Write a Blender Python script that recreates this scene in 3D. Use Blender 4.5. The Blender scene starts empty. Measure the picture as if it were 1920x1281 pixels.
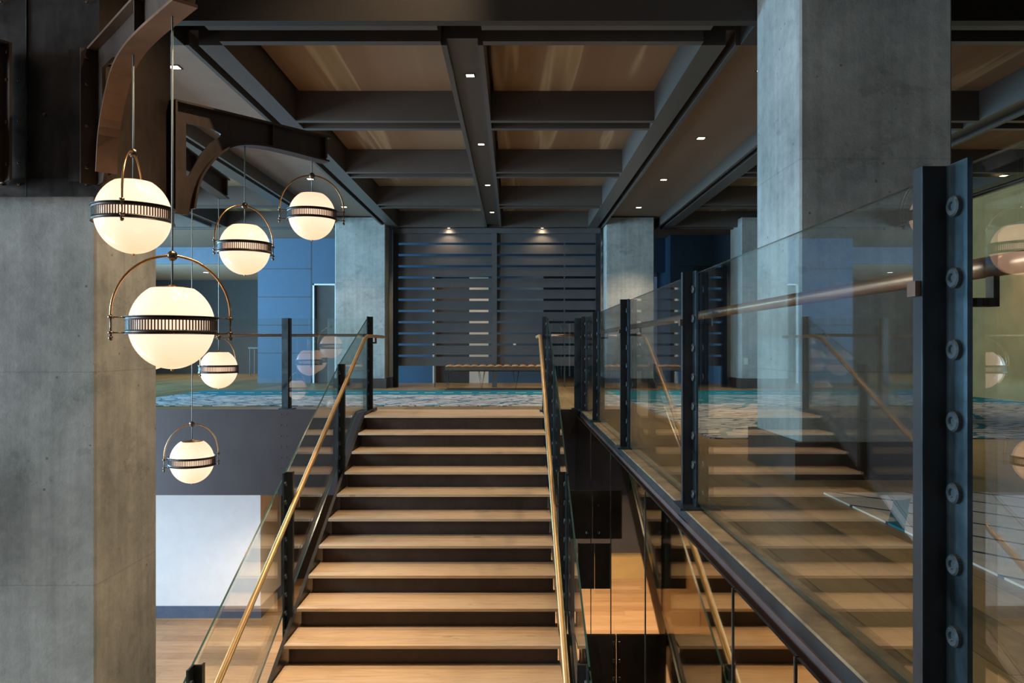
import bpy, bmesh, math, random
from mathutils import Vector, Matrix
random.seed(7)
S = bpy.context.scene
COL = S.collection
PI = math.pi

# ------------------------------------------------------------------ camera, world, light, exposure
F = 1400.0
CZ = 0.756
cd = bpy.data.cameras.new('camera')
cd.sensor_width = 36; cd.lens = F / 1920 * 36
cd.shift_x = -3 / 1920; cd.shift_y = 9.5 / 1920
cd.clip_start = 0.05; cd.clip_end = 200
cam = bpy.data.objects.new('camera', cd); COL.objects.link(cam)
cam.location = (0, 0, CZ); cam.rotation_euler = (PI / 2, 0, 0)
S.camera = cam
S.view_settings.view_transform = 'Standard'
S.view_settings.look = 'None'
S.view_settings.gamma = 1
S.view_settings.exposure = 1.08
S.view_settings.use_curve_mapping = False
S.render.engine = 'CYCLES'
S.cycles.max_bounces = 8
S.cycles.diffuse_bounces = 3
S.cycles.glossy_bounces = 5
S.cycles.transmission_bounces = 6
S.cycles.transparent_max_bounces = 20
S.cycles.caustics_reflective = False
S.cycles.caustics_refractive = False
S.cycles.sample_clamp_indirect = 4.0
w = bpy.data.worlds.new('world'); S.world = w; w.use_nodes = True
bg = w.node_tree.nodes['Background']
bg.inputs[0].default_value = (0.35, 0.55, 1.0, 1); bg.inputs[1].default_value = 0.05

def area(name, loc, rot, sx, sy, power, color, spread=PI):
    l = bpy.data.lights.new(name, 'AREA'); l.shape = 'RECTANGLE'; l.size = sx; l.size_y = sy
    l.energy = power; l.color = color; l.spread = spread
    o = bpy.data.objects.new(name, l); COL.objects.link(o); o.location = loc; o.rotation_euler = rot
    return o
def spot(name, loc, power, color, size=1.6, blend=0.6, rot=(0, 0, 0), r=0.03):
    l = bpy.data.lights.new(name, 'SPOT'); l.energy = power; l.color = color
    l.spot_size = size; l.spot_blend = blend; l.shadow_soft_size = r
    o = bpy.data.objects.new(name, l); COL.objects.link(o); o.location = loc; o.rotation_euler = rot
    return o
BLUE = (0.34, 0.62, 1.0)
WARM = (1.0, 0.74, 0.48)
# daylight through the tall windows behind the camera, the windows at the far left and the lower lobby
area('daylight_behind', (-2.2, -5.8, 1.6), (PI / 2, 0, 0), 6.0, 3.6, 9, (0.6, 0.8, 1.0))
area('daylight_near_left', (-11.2, 1.6, 1.6), (PI / 2, 0, -PI / 2), 4.0, 4.4, 720, (0.74, 0.89, 1.0))
area('daylight_far_left', (-10.6, 11.0, 1.35), (PI / 2, 0, -PI / 2), 7.5, 2.5, 1000, (0.32, 0.70, 1.0))
area('daylight_lower_lobby', (-7.4, 6.5, -1.9), (PI / 2, 0, -PI / 2 + 0.5), 4.0, 2.4, 150, (0.5, 0.72, 1.0))

# ------------------------------------------------------------------ node helpers
class N:
    def __init__(s, name):
        s.m = bpy.data.materials.new(name); s.m.use_nodes = True
        s.t = s.m.node_tree; s.t.nodes.clear()
        s.out = s.t.nodes.new('ShaderNodeOutputMaterial')
        s._c = None
    def n(s, kind, **kw):
        o = s.t.nodes.new('ShaderNode' + kind)
        for k, v in kw.items():
            if k in o.inputs.keys(): o.inputs[k].default_value = v
            else: setattr(o, k, v)
        return o
    def l(s, a, b): s.t.links.new(a, b)
    def put(s, sock, v):
        if isinstance(v, (int, float, tuple)): sock.default_value = v
        else: s.l(v, sock)
    def co(s):
        if not s._c: s._c = s.n('TexCoord').outputs['Object']
        return s._c
    def map(s, scale=(1, 1, 1), rot=(0, 0, 0), loc=(0, 0, 0), src=None):
        o = s.n('Mapping'); o.inputs['Scale'].default_value = scale; o.inputs['Rotation'].default_value = rot; o.inputs['Location'].default_value = loc
        s.l(src or s.co(), o.inputs['Vector']); return o.outputs[0]
    def noise(s, v, sc, det=4, rough=0.55, dist=0.0):
        o = s.n('TexNoise'); o.inputs['Scale'].default_value = sc; o.inputs['Detail'].default_value = det
        o.inputs['Roughness'].default_value = rough; o.inputs['Distortion'].default_value = dist
        s.l(v, o.inputs['Vector']); return o.outputs['Fac']
    def math(s, op, a, b=0.0, c=None, clamp=False):
        o = s.n('Math', operation=op); o.use_clamp = clamp
        s.put(o.inputs[0], a); s.put(o.inputs[1], b)
        if c is not None: s.put(o.inputs[2], c)
        return o.outputs[0]
    def mix(s, f, a, b, mode='MIX'):
        o = s.n('Mix', data_type='RGBA', blend_type=mode)
        s.put(o.inputs['Factor'], f)
        for k, v in (('A', a), ('B', b)):
            sock = [i for i in o.inputs if i.name == k and i.type == 'RGBA'][0]
            if isinstance(v, tuple) and len(v) == 3: v = (*v, 1)
            s.put(sock, v)
        return [x for x in o.outputs if x.type == 'RGBA'][0]
    def ramp(s, f, stops):
        o = s.n('ValToRGB'); e = o.color_ramp.elements
        while len(e) < len(stops): e.new(0.5)
        for i, (p, c) in enumerate(stops):
            e[i].position = p; e[i].color = (*c, 1) if len(c) == 3 else c
        s.l(f, o.inputs[0]); return o.outputs[0]
    def sep(s, v):
        o = s.n('SeparateXYZ'); s.l(v, o.inputs[0]); return o.outputs
    def bump(s, h, st=0.2, d=0.01):
        o = s.n('Bump'); o.inputs['Strength'].default_value = st; o.inputs['Distance'].default_value = d
        s.l(h, o.inputs['Height']); return o.outputs[0]
    def pr(s, col, rough=0.5, metal=0.0, nrm=None, spec=0.5, **kw):
        p = s.n('BsdfPrincipled')
        if isinstance(col, tuple) and len(col) == 3: col = (*col, 1)
        s.put(p.inputs['Base Color'], col); s.put(p.inputs['Roughness'], rough); s.put(p.inputs['Metallic'], metal)
        p.inputs['Specular IOR Level'].default_value = spec
        if nrm: s.l(nrm, p.inputs['Normal'])
        for k, v in kw.items(): p.inputs[k].default_value = v
        s.l(p.outputs[0], s.out.inputs[0]); return s.m

def mat_concrete(name, c0, c1, seam=1.22):
    s = N(name); v = s.co()
    big = s.noise(v, 1.3, 5, 0.62)
    fine = s.noise(v, 14, 4, 0.7)
    streak = s.noise(s.map((14, 14, 0.5)), 1.0, 3, 0.6)
    f = s.math('ADD', s.math('MULTIPLY', big, 0.9), s.math('MULTIPLY', fine, 0.35))
    f = s.math('ADD', f, s.math('MULTIPLY', streak, 0.35))
    col = s.ramp(f, [(0.55, c0), (1.0, c1)])
    pit = s.n('TexVoronoi'); pit.inputs['Scale'].default_value = 9; s.l(v, pit.inputs['Vector'])
    pm = s.math('LESS_THAN', pit.outputs['Distance'], 0.075)
    pm = s.math('MULTIPLY', pm, s.math('GREATER_THAN', s.noise(v, 2.5, 2), 0.5))
    z = s.sep(v)[2]
    sm = s.math('LESS_THAN', s.math('ABSOLUTE', s.math('SUBTRACT', s.math('FRACT', s.math('DIVIDE', z, seam)), 0.5)), 0.003)
    stain = s.math('GREATER_THAN', s.noise(s.map((1, 1, 1.6)), 2.2, 6, 0.7), 0.62)
    col = s.mix(s.math('MULTIPLY', stain, 0.22), col, tuple(x * 0.55 for x in c0))
    col = s.mix(s.math('MAXIMUM', s.math('MULTIPLY', pm, 0.6), s.math('MULTIPLY', sm, .22)), col, tuple(x * 0.35 for x in c0))
    b = s.bump(s.math('SUBTRACT', fine, pm), 0.25, 0.01)
    return s.pr(col, 0.8, 0, b, 0.3)

def mat_steel(name, c0, c1, r0=0.3, r1=0.5, metal=0.75, sc=2.5):
    s = N(name); v = s.co()
    a = s.noise(v, sc, 6, 0.65, 0.6); b = s.noise(s.map((1, 1, .25)), 18, 3, 0.6)
    f = s.math('ADD', s.math('MULTIPLY', a, 0.8), s.math('MULTIPLY', b, 0.25))
    col = s.ramp(f, [(0.35, c0), (0.72, c1)])
    rr = s.ramp(f, [(0.3, (r0,) * 3), (0.75, (r1,) * 3)])
    return s.pr(col, rr, metal, None, 0.5)

def mat_plain(name, c, rough=0.5, metal=0.0, spec=0.5, var=0.15, sc=6):
    s = N(name); f = s.noise(s.co(), sc, 4, 0.6)
    col = s.ramp(f, [(0.3, tuple(x * (1 - var) for x in c)), (0.7, tuple(x * (1 + var) for x in c))])
    return s.pr(col, rough, metal, None, spec)

def mat_wood(name, c0, c1, c2, axis='X', plank=0.0, length=2.2, rough=0.45, grain=1.0, spec=0.4):
    s = N(name); v = s.co()
    sc = (0.7, 9, 9) if axis == 'X' else (9, 0.7, 9)
    g = s.noise(s.map(sc), 3.2 * grain, 6, 0.65, 1.2)
    blotch = s.noise(v, 1.7, 3, 0.5)
    f = s.math('ADD', s.math('MULTIPLY', g, 0.7), s.math('MULTIPLY', blotch, 0.3))
    nrm = None
    if plank:
        x, y, z = s.sep(v)
        a, b = (y, x) if axis == 'X' else (x, y)
        row = s.math('FLOOR', s.math('DIVIDE', a, plank))
        bs = s.math('ADD', b, s.math('MULTIPLY', s.math('FRACT', s.math('MULTIPLY', row, 0.37)), length))
        cell = s.math('FLOOR', s.math('DIVIDE', bs, length))
        rnd = s.math('FRACT', s.math('MULTIPLY', s.math('SINE', s.math('ADD', s.math('MULTIPLY', row, 12.9898), s.math('MULTIPLY', cell, 78.233))), 43758.5))
        f = s.math('ADD', s.math('MULTIPLY', f, 0.8), s.math('MULTIPLY', rnd, 0.22))
        s1 = s.math('LESS_THAN', s.math('FRACT', s.math('DIVIDE', a, plank)), 0.018)
        s2 = s.math('LESS_THAN', s.math('FRACT', s.math('DIVIDE', bs, length)), 0.002)
        gap = s.math('MAXIMUM', s1, s2)
    col = s.ramp(f, [(0.32, c0), (0.5, c1), (0.7, c2)])
    kn = s.noise(s.map((1.2, 4, 1) if axis == 'X' else (4, 1.2, 1)), 3.0, 2, 0.5)
    col = s.mix(s.math('MULTIPLY', s.math('GREATER_THAN', kn, 0.7), 0.4), col, tuple(x * 0.5 for x in c0))
    if plank:
        col = s.mix(s.math('MULTIPLY', gap, 0.75), col, tuple(x * 0.2 for x in c0))
        nrm = s.bump(s.math('SUBTRACT', 1.0, gap), 0.3, 0.003)
    return s.pr(col, rough, 0, nrm, spec)

def mat_glass(name, tint, ior=1.5):
    s = N(name)
    geo = s.n('NewGeometry')
    io = s.math('ADD', s.math('MULTIPLY', geo.outputs['Backfacing'], 1 / ior - ior), ior)
    fr = s.n('Fresnel'); s.l(io, fr.inputs['IOR'])
    tr = s.n('BsdfTransparent'); tr.inputs[0].default_value = (*tint, 1)
    gl = s.n('BsdfGlossy'); gl.inputs['Roughness'].default_value = 0.0; gl.inputs[0].default_value = (1, 1, 1, 1)
    mx = s.n('MixShader'); s.l(fr.outputs[0], mx.inputs[0]); s.l(tr.outputs[0], mx.inputs[1]); s.l(gl.outputs[0], mx.inputs[2])
    s.l(mx.outputs[0], s.out.inputs[0]); return s.m

def mat_emit(name, c, st):
    s = N(name); e = s.n('Emission'); e.inputs[0].default_value = (*c, 1); e.inputs[1].default_value = st
    s.l(e.outputs[0], s.out.inputs[0]); return s.m

def mat_globe(name):
    s = N(name)
    z = s.sep(s.co())[2]
    c = s.ramp(s.math('ADD', s.math('MULTIPLY', z, 2.4), 0.5), [(0.0, (.80, .44, .25)), (.34, (1.0, .61, .42)), (.66, (1.0, .61, .42)), (1.0, (.86, .50, .30))])
    p = s.n('BsdfPrincipled'); p.inputs['Base Color'].default_value = (.3, .29, .26, 1); p.inputs['Roughness'].default_value = 0.12
    s.l(c, p.inputs['Emission Color']); p.inputs['Emission Strength'].default_value = 0.68
    s.l(p.outputs[0], s.out.inputs[0]); return s.m

def mat_rug(name, kind):
    s = N(name); v = s.co(); x, y, z = s.sep(v)
    n1 = s.noise(v, 1.1, 3, 0.5)
    base = s.ramp(s.noise(v, 9, 3), [(0.3, (.36, .42, .50)), (0.7, (.56, .57, .58))] if kind == 'far' else [(0.3, (.50, .47, .44)), (0.7, (.62, .59, .56))])
    teal, dark = (.015, .17, .25), (.02, .05, .09)
    def lines(ax, ay, period, wdt, dist):
        u = s.math('ADD', s.math('MULTIPLY', x, ax), s.math('MULTIPLY', y, ay))
        u = s.math('ADD', u, s.math('MULTIPLY', n1, dist))
        return s.math('LESS_THAN', s.math('ABSOLUTE', s.math('SUBTRACT', s.math('FRACT', s.math('DIVIDE', u, period)), 0.5)), wdt)
    thin = lines(0.72, 0.69, 0.19 if kind == 'far' else .25, 0.045, 0.5 if kind == 'far' else 0.1)
    bars = lines(0.87, -0.5, 0.62, 0.055, 0.5 if kind == 'far' else 0.05)
    gate = s.math('GREATER_THAN', s.noise(v, 1.6, 1), 0.49)
    if kind == 'far':
        thin = s.math('MULTIPLY', thin, gate)
        curly = s.math('LESS_THAN', s.math('ABSOLUTE', s.math('SUBTRACT', s.math('FRACT', s.math('MULTIPLY', s.noise(s.map((.6, 2.2, 1)), 1.3, 2), 11)), 0.5)), 0.13)
        thin = s.math('MAXIMUM', thin, curly)
    col = s.mix(thin, base, dark)
    col = s.mix(s.math('MULTIPLY', bars, gate), col, teal)
    # teal border running along the back edge with a dotted light stripe
    edge = s.math('ADD', y, s.math('MULTIPLY', s.math('SUBTRACT', n1, 0.5), 1.1))
    bt = s.math('GREATER_THAN', edge, 0.45 if kind == 'far' else 99)
    if kind == 'near':
        bt = s.math('GREATER_THAN', s.math('ADD', x, s.math('MULTIPLY', n1, 1.0)), 99.0)
    col = s.mix(bt, col, teal)
    dot = s.math('MULTIPLY', s.math('LESS_THAN', s.math('ABSOLUTE', s.math('SUBTRACT', y, 1.02)), 0.035),
                 s.math('LESS_THAN', s.math('FRACT', s.math('MULTIPLY', x, 3.4)), 0.6))
    if kind == 'far': col = s.mix(dot, col, (.6, .62, .6))
    return s.pr(col, 0.95, 0, s.bump(s.noise(v, 220, 2), 0.3, 0.004), 0.1)

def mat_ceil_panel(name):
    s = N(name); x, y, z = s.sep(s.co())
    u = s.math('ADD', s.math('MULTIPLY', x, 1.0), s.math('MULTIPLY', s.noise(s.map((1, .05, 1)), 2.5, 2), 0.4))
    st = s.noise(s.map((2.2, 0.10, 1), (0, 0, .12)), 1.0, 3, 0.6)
    c = s.ramp(st, [(0.40, (.22, .13, .07)), (0.56, (.25, .15, .08)), (0.60, (.42, .30, .17)), (0.66, (.30, .20, .10)), (.72, (.24, .14, .075))])  # tan with lighter bands running along the panel
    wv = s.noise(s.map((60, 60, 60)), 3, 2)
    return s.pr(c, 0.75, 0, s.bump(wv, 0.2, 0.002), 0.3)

M = {}
M['conc'] = mat_concrete('concrete_material', (.16, .172, .165), (.38, .395, .38))
M['steel'] = mat_steel('blackened_steel', (.018, .017, .018), (.07, .062, .058), 0.28, 0.5, 0.7)
M['bolt'] = mat_steel('bolt_steel', (.02, .03, .036), (.06, .08, .09), 0.4, 0.55, 0.6, 12)
M['post'] = mat_steel('sheen_tinted_post_steel', (.03, .045, .055), (.11, .16, .19), 0.25, 0.4, 0.9, 5)  # blue window sheen on the flanges put into the colour
M['postblack'] = mat_steel('black_steel_and_web_shade', (.007, .007, .008), (.02, .02, .022), 0.4, 0.55, 0.2, 5)  # plain black parts; on post webs it carries their dark side as colour
M['fascia'] = mat_steel('fascia_steel', (.020, .014, .015), (.034, .025, .026), 0.4, 0.5, 0.1, 0.8)
M['steelblue'] = mat_steel('mill_steel', (.05, .06, .07), (.16, .19, .21), 0.25, 0.42, 0.85, 5)
M['bronze'] = mat_steel('lightened_bronze_steel', (.09, .055, .038), (.20, .115, .07), 0.35, 0.5, 0.5, 1.6)  # lightened for lamplight on the near arm; handrail brackets share it
M['riser'] = mat_steel('riser_steel', (.034, .026, .022), (.07, .052, .043), 0.35, 0.55, 0.4)
M['beam'] = mat_plain('beam_paint', (.085, .070, .060), 0.42, 0.15, 0.5, 0.06)
M['dbronze'] = mat_steel('dark_bronze_steel', (.03, .021, .017), (.075, .05, .036), 0.35, 0.5, 0.5, 1.6)  # darker copy of the arm bronze, without that lamplight
M['header'] = mat_plain('header_paint', (.03, .025, .022), 0.5, 0.1, 0.5, 0.06)
M['brown'] = mat_plain('brown_steel', (.085, .06, .06), 0.5, 0.2)
M['soffit'] = mat_plain('soffit_paint', (.20, .135, .095), 0.6, 0, 0.4, 0.05)
M['brass'] = mat_plain('aged_brass', (.42, .25, .11), 0.3, 1.0, 0.5, 0.2, 30)
M['band'] = mat_plain('dark_bronze_band', (.035, .032, .028), 0.4, 0.5, 0.5, 0.25, 30)
M['dbrass'] = mat_plain('dark_brass', (.16, .12, .08), 0.3, 1.0, 0.5, 0.25, 30)
M['cord'] = mat_plain('cord_sheath', (.30, .34, .33), 0.5)
M['rail'] = mat_plain('brass_handrail', (.46, .29, .13), 0.42, 0.55, 0.5, 0.12, 8)
M['woodrail'] = mat_plain('bronze_handrail', (.28, .16, .10), 0.35, 0.6, 0.5, 0.12, 8)
M['tread'] = mat_wood('oak_tread', (.48, .33, .20), (.64, .46, .30), (.74, .56, .38), 'X', 0, rough=0.5)
M['floor'] = mat_wood('gallery_oak', (.17, .115, .055), (.27, .185, .09), (.35, .25, .125), 'Y', 0.19, rough=0.38)
M['lfloor'] = mat_wood('lobby_oak', (.30, .17, .08), (.44, .27, .14), (.55, .36, .20), 'X', 0.2, rough=0.42)
M['kerb'] = mat_plain('kerb_steel', (.21, .155, .085), 0.45, 0.15, 0.5, 0.5, 9)
M['glass'] = mat_glass('clear_glass', (.95, .97, .955), 1.72)
M['mglass'] = N('dark_mirror_panel').pr((.50, .40, .25), 0.03, 1.0)
M['gedge'] = mat_plain('glass_edge', (.03, .07, .065), 0.15)
M['white'] = mat_plain('white_plaster', (.72, .71, .69), 0.8, 0, 0.3, 0.03)
M['cream'] = mat_plain('cream_plaster', (.62, .56, .46), 0.8, 0, 0.3, 0.03)
M['bluewall'] = mat_plain('slate_wall_panel', (.048, .095, .16), 0.55, 0, 0.4, 0.05)
M['darkwall'] = mat_plain('dark_wall', (.05, .045, .042), 0.6, 0, 0.4, 0.1)
M['navy'] = mat_plain('navy_baseboard', (.06, .085, .13), 0.5)
M['screen'] = mat_plain('screen_board_paint', (.075, .07, .07), 0.5, 0.1, 0.5, 0.08)
M['leather'] = mat_plain('brown_leather', (.48, .27, .13), 0.3, 0, 0.6, 0.15)
M['seatside'] = mat_plain('shaded_leather', (.10, .055, .03), 0.45)  # shade on the bench sides put into a darker leather colour
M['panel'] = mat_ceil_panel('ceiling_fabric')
M['globe'] = mat_globe('opal_glass')
M['lamp'] = mat_emit('lit_lens', (1.0, .82, .45), 9)
M['lampw'] = mat_emit('lit_lens_far', (1.0, .9, .7), 5)
M['olive'] = mat_plain('olive_wood_panel', (.42, .25, .10), 0.5, 0, 0.4, 0.15, 3)
M['yellow'] = mat_plain('honey_wood_wall', (.50, .33, .12), 0.5, 0, 0.4, 0.1, 3)
M['red'] = mat_plain('red_paint', (.5, .06, .04), 0.5)
M['rugfar'] = mat_rug('rug_marbled', 'far')
M['rugnear'] = mat_rug('rug_lined', 'near')

# ------------------------------------------------------------------ mesh helpers
class MB:
    def __init__(s): s.bm = bmesh.new()
    def box(s, x0, x1, y0, y1, z0, z1, mi=0):
        vs = [s.bm.verts.new(p) for p in ((x0, y0, z0), (x1, y0, z0), (x1, y1, z0), (x0, y1, z0), (x0, y0, z1), (x1, y0, z1), (x1, y1, z1), (x0, y1, z1))]
        for f in ((3, 2, 1, 0), (4, 5, 6, 7), (0, 1, 5, 4), (1, 2, 6, 5), (2, 3, 7, 6), (3, 0, 4, 7)):
            s.bm.faces.new([vs[i] for i in f]).material_index = mi
        return s
    def prism(s, pts, axis, a, b, mi=0, capmi=None):
        """pts 2D polygon; axis is the extrusion axis; other two in order (x,y,z without axis)"""
        def P(p, t):
            return {'X': (t, p[0], p[1]), 'Y': (p[0], t, p[1]), 'Z': (p[0], p[1], t)}[axis]
        A = [s.bm.verts.new(P(p, a)) for p in pts]; B = [s.bm.verts.new(P(p, b)) for p in pts]
        n = len(pts)
        fs = [s.bm.faces.new(A), s.bm.faces.new(list(reversed(B)))]
        for f in fs: f.material_index = mi if capmi is None else capmi
        for i in range(n):
            s.bm.faces.new((A[i], B[i], B[(i + 1) % n], A[(i + 1) % n])).material_index = mi
        return s
    def tube(s, pts, r, seg=10, closed=False, caps=True):
        pts = [Vector(p) for p in pts]; rings = []; n = len(pts)
        up = None
        for i, p in enumerate(pts):
            if closed: t = (pts[(i + 1) % n] - pts[i - 1]).normalized()
            else: t = (pts[min(i + 1, n - 1)] - pts[max(i - 1, 0)]).normalized()
            if up is None:
                up = Vector((0, 0, 1)) if abs(t.z) < 0.9 else Vector((1, 0, 0))
            a = t.cross(up).normalized(); b = a.cross(t).normalized(); up = b
            rr = r[i] if isinstance(r, (list, tuple)) else r
            rings.append([s.bm.verts.new(p + (a * math.cos(2 * PI * k / seg) + b * math.sin(2 * PI * k / seg)) * rr) for k in range(seg)])
        m = n if closed else n - 1
        for i in range(m):
            A, B = rings[i], rings[(i + 1) % n]
            for k in range(seg):
                f = s.bm.faces.new((A[k], A[(k + 1) % seg], B[(k + 1) % seg], B[k])); f.smooth = True
        if caps and not closed:
            s.bm.faces.new(list(reversed(rings[0]))); s.bm.faces.new(rings[-1])
        return s
    def lathe(s, prof, seg=48, center=(0, 0, 0)):
        """prof: list of (r,z), around Z"""
        cx, cy, cz = center; rings = []
        for r, z in prof:
            if r < 1e-6: rings.append([s.bm.verts.new((cx, cy, cz + z))])
            else: rings.append([s.bm.verts.new((cx + r * math.cos(2 * PI * k / seg), cy + r * math.sin(2 * PI * k / seg), cz + z)) for k in range(seg)])
        for A, B in zip(rings, rings[1:]):
            for k in range(seg):
                k2 = (k + 1) % seg
                if len(A) == 1 and len(B) == 1: continue
                if len(A) == 1: f = s.bm.faces.new((A[0], B[k], B[k2]))
                elif len(B) == 1: f = s.bm.faces.new((A[k], B[0], A[k2]))
                else: f = s.bm.faces.new((A[k], B[k], B[k2], A[k2]))
                f.smooth = True
        return s
    def done(s, name, mats, parent=None, loc=None, rot=None, bevel=0.0, recalc=True):
        if bevel:
            bmesh.ops.bevel(s.bm, geom=[e for e in s.bm.edges], offset=bevel, segments=1, affect='EDGES', clamp_overlap=True)
        if recalc: bmesh.ops.recalc_face_normals(s.bm, faces=s.bm.faces)
        me = bpy.data.meshes.new(name); s.bm.to_mesh(me); s.bm.free()
        for m in (mats if isinstance(mats, (list, tuple)) else [mats]): me.materials.append(M[m])
        o = bpy.data.objects.new(name, me); COL.objects.link(o)
        if parent: o.parent = parent
        if loc: o.location = loc
        if rot: o.rotation_euler = rot
        return o

def tag(o, label=None, cat=None, group=None, kind=None):
    if label: o['label'] = label
    if cat: o['category'] = cat
    if group: o['group'] = group
    if kind: o['kind'] = kind
    return o
def empty(name, loc=(0, 0, 0), rz=0.0):
    o = bpy.data.objects.new(name, None); COL.objects.link(o); o.location = loc; o.rotation_euler = (0, 0, rz)
    o.empty_display_size = 0.1
    return o
def struct(o, label=None, cat=None): return tag(o, label, cat, None, 'structure')
def copy_tree(o, parent=None):
    c = o.copy(); COL.objects.link(c)
    if parent: c.parent = parent
    for ch in [x for x in bpy.data.objects if x.parent == o and x != c]: copy_tree(ch, c)
    return c

# ------------------------------------------------------------------ the setting: floors
CX = -0.375           # centre line of the coffered bay
YL = 8.97             # front edge of the upper landing
LOW = -3.35
struct(MB().box(-12, 12, YL + 0.03, 24, -0.12, 0.0).done('floor', 'floor'), 'oak plank floor of the upper landing', 'floor')
struct(MB().box(0.95, 9, -3, YL + 0.03, -0.12, 0.0).done('floor_gallery', 'floor'), 'oak plank floor of the gallery right of the glass railing', 'floor')
struct(MB().box(-12, 1.0, -4, 14.5, LOW - 0.2, LOW).done('floor_lower', 'lfloor'), 'oak plank floor of the lobby below the stairs', 'floor')
# steel edge of the gallery: kerb plate, black fascia
b = MB().box(0.798, 0.95, -3, YL + 0.03, -0.010, 0.0)
struct(b.done('trim_1', 'kerb'), 'brown steel kerb plate along the gallery edge', 'trim')
b = MB().box(0.800, 0.95, -3, YL, -0.055, -0.010).box(0.792, 0.95, -3, YL, -0.13, -0.055, 1)
struct(b.done('trim_2', ['postblack', 'brown']), 'black steel channel under the gallery kerb', 'trim')
# slab body behind the fascia of the landing
b = MB().box(-12, -1.70, YL, YL + 0.03, -1.03, 0.0).box(0.42, 0.80, YL, YL + 0.03, -1.03, 0.0)
b.box(-1.70, 0.42, YL, YL + 0.03, -1.03, -0.16)
fas = struct(b.done('wall_landing', 'fascia'), 'dark steel fascia plates under the landing', 'wall')
def studs(parent, pts, sx, sy, sz, name='rivet', mat='steelblue', rootloc=(0, 0, 0)):
    me = None
    for p in pts:
        if me is None:
            o_ = MB().box(-sx, sx, -sy, sy, -sz, sz).done(name, mat, parent, bevel=min(sx, sy, sz) * .5); me = o_.data
        else:
            o_ = bpy.data.objects.new(name, me); COL.objects.link(o_); o_.parent = parent
        o_.location = Vector(p) - Vector(rootloc)
studs(fas, [(x, YL - .003, -.06 - k * .13) for x in (-2.80, -2.73) for k in range(8)], .006, .004, .006)
struct(MB().box(-12, 12, YL + 0.03, 14.5, -1.03, -0.12).done('ceiling_lower', 'darkwall'), 'dark underside of the landing slab', 'ceiling')

# lower lobby walls
struct(MB().box(-9, -3.83, 11.3, 11.45, LOW, -1.03).box(-3.98, -3.83, 11.45, 12.3, LOW, -1.03).done('wall_lobby', 'white'), 'white lobby wall under the landing', 'wall')
struct(MB().box(-9, -3.815, 11.285, 11.3, LOW, LOW + .18).box(-3.83, -3.815, 11.3, 12.3, LOW, LOW + .18).done('baseboard_lobby', 'navy'), 'navy baseboard of the white lobby wall', 'baseboard')
struct(MB().box(-3.98, -1.25, 13.2, 13.3, LOW, -1.03).box(-3.98, -3.83, 12.3, 13.2, LOW, -1.03).done('wall_lobby_back', 'darkwall'), 'dark wall behind the stairs', 'wall')
struct(MB().box(-1.25, 0.775, 13.15, 13.3, -2.88, -1.03).done('wall_lobby_upper', 'darkwall'), 'dark upper wall below the landing', 'wall')
struct(MB().box(-1.25, 0.83, 13.2, 13.3, LOW, -2.88).done('wall_lobby_wood', 'yellow'), 'honey coloured wood wall below the landing', 'wall')
struct(MB().box(.775, .83, -4, 13.2, LOW, -.13).done('wall_gallery_side', 'darkwall'), 'dark wall below the gallery edge', 'wall')
hg = empty('stair_hanger', (.6, 7.14, -1.0)); tag(hg, 'dark steel hanger plates between the right side of the stairs and the gallery wall', 'steel hanger')
def hrel(o): o.location = Vector(o.location) - Vector(hg.location)
hrel(MB().box(.475, .752, 7.13, 7.16, -1.08, -.62).done('upper_plate', 'riser', hg))
hrel(MB().box(.60, .752, 6.95, 6.98, -1.50, -1.085).done('lower_plate', 'riser', hg))
hrel(MB().box(.39, .752, 5.48, 5.51, LOW + .0, -1.365).done('front_plate', 'riser', hg))
studs(hg, [(.735, 5.475, -1.42 - .13 * k) for k in range(9)], .009, .006, .014, 'bolt', 'steelblue', hg.location)
studs(hg, [(.70, 7.126, -.76), (.70, 7.126, -1.02)], .009, .006, .012, 'bolt', 'steelblue', hg.location)

# ------------------------------------------------------------------ staircase
T, R_ = 0.317, 0.152
SX0, SX1 = -1.63, 0.335
def nose(i): return 8.15 - i * T, -i * R_
st = empty('staircase', (0, 8.15, 0)); st['label'] = 'straight staircase with oak treads and dark steel risers'; st['category'] = 'staircase'
def spart(b, name, mat):
    o = b.done(name, mat, st); o.location = (0, -8.15, 0); return o
for i in range(22):
    y, z = nose(i)
    back = YL + 0.0 if i == 0 else y + T + 0.12
    if i < 21:
        spart(MB().box(SX0, SX1, y, back, z - 0.022, z), 'tread', 'tread')
    zr = z - R_
    spart(MB().box(SX0 + 0.018, SX1 - 0.018, y + 0.06, y + 0.085, zr + 0.001 if i < 21 else zr, z - 0.023), 'riser', 'riser')
def stringer(x0, x1):
    sl = R_ / T
    def zn(y): return -(8.15 - y) * sl
    y1 = 8.15 - 21 * T
    pts = [(YL - .005, 0.03), (8.35, 0.03), (8.15, -0.03), (y1, zn(y1) - 0.02), (y1, LOW), (y1 + .35, LOW), (8.15, -0.42), (YL - .005, -0.42)]
    spart(MB().prism(pts, 'X', x0, x1), 'stringer', 'steel')
stringer(SX0 - 0.035, SX0 - 0.008); stringer(SX1 + 0.008, SX1 + 0.035)

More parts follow.
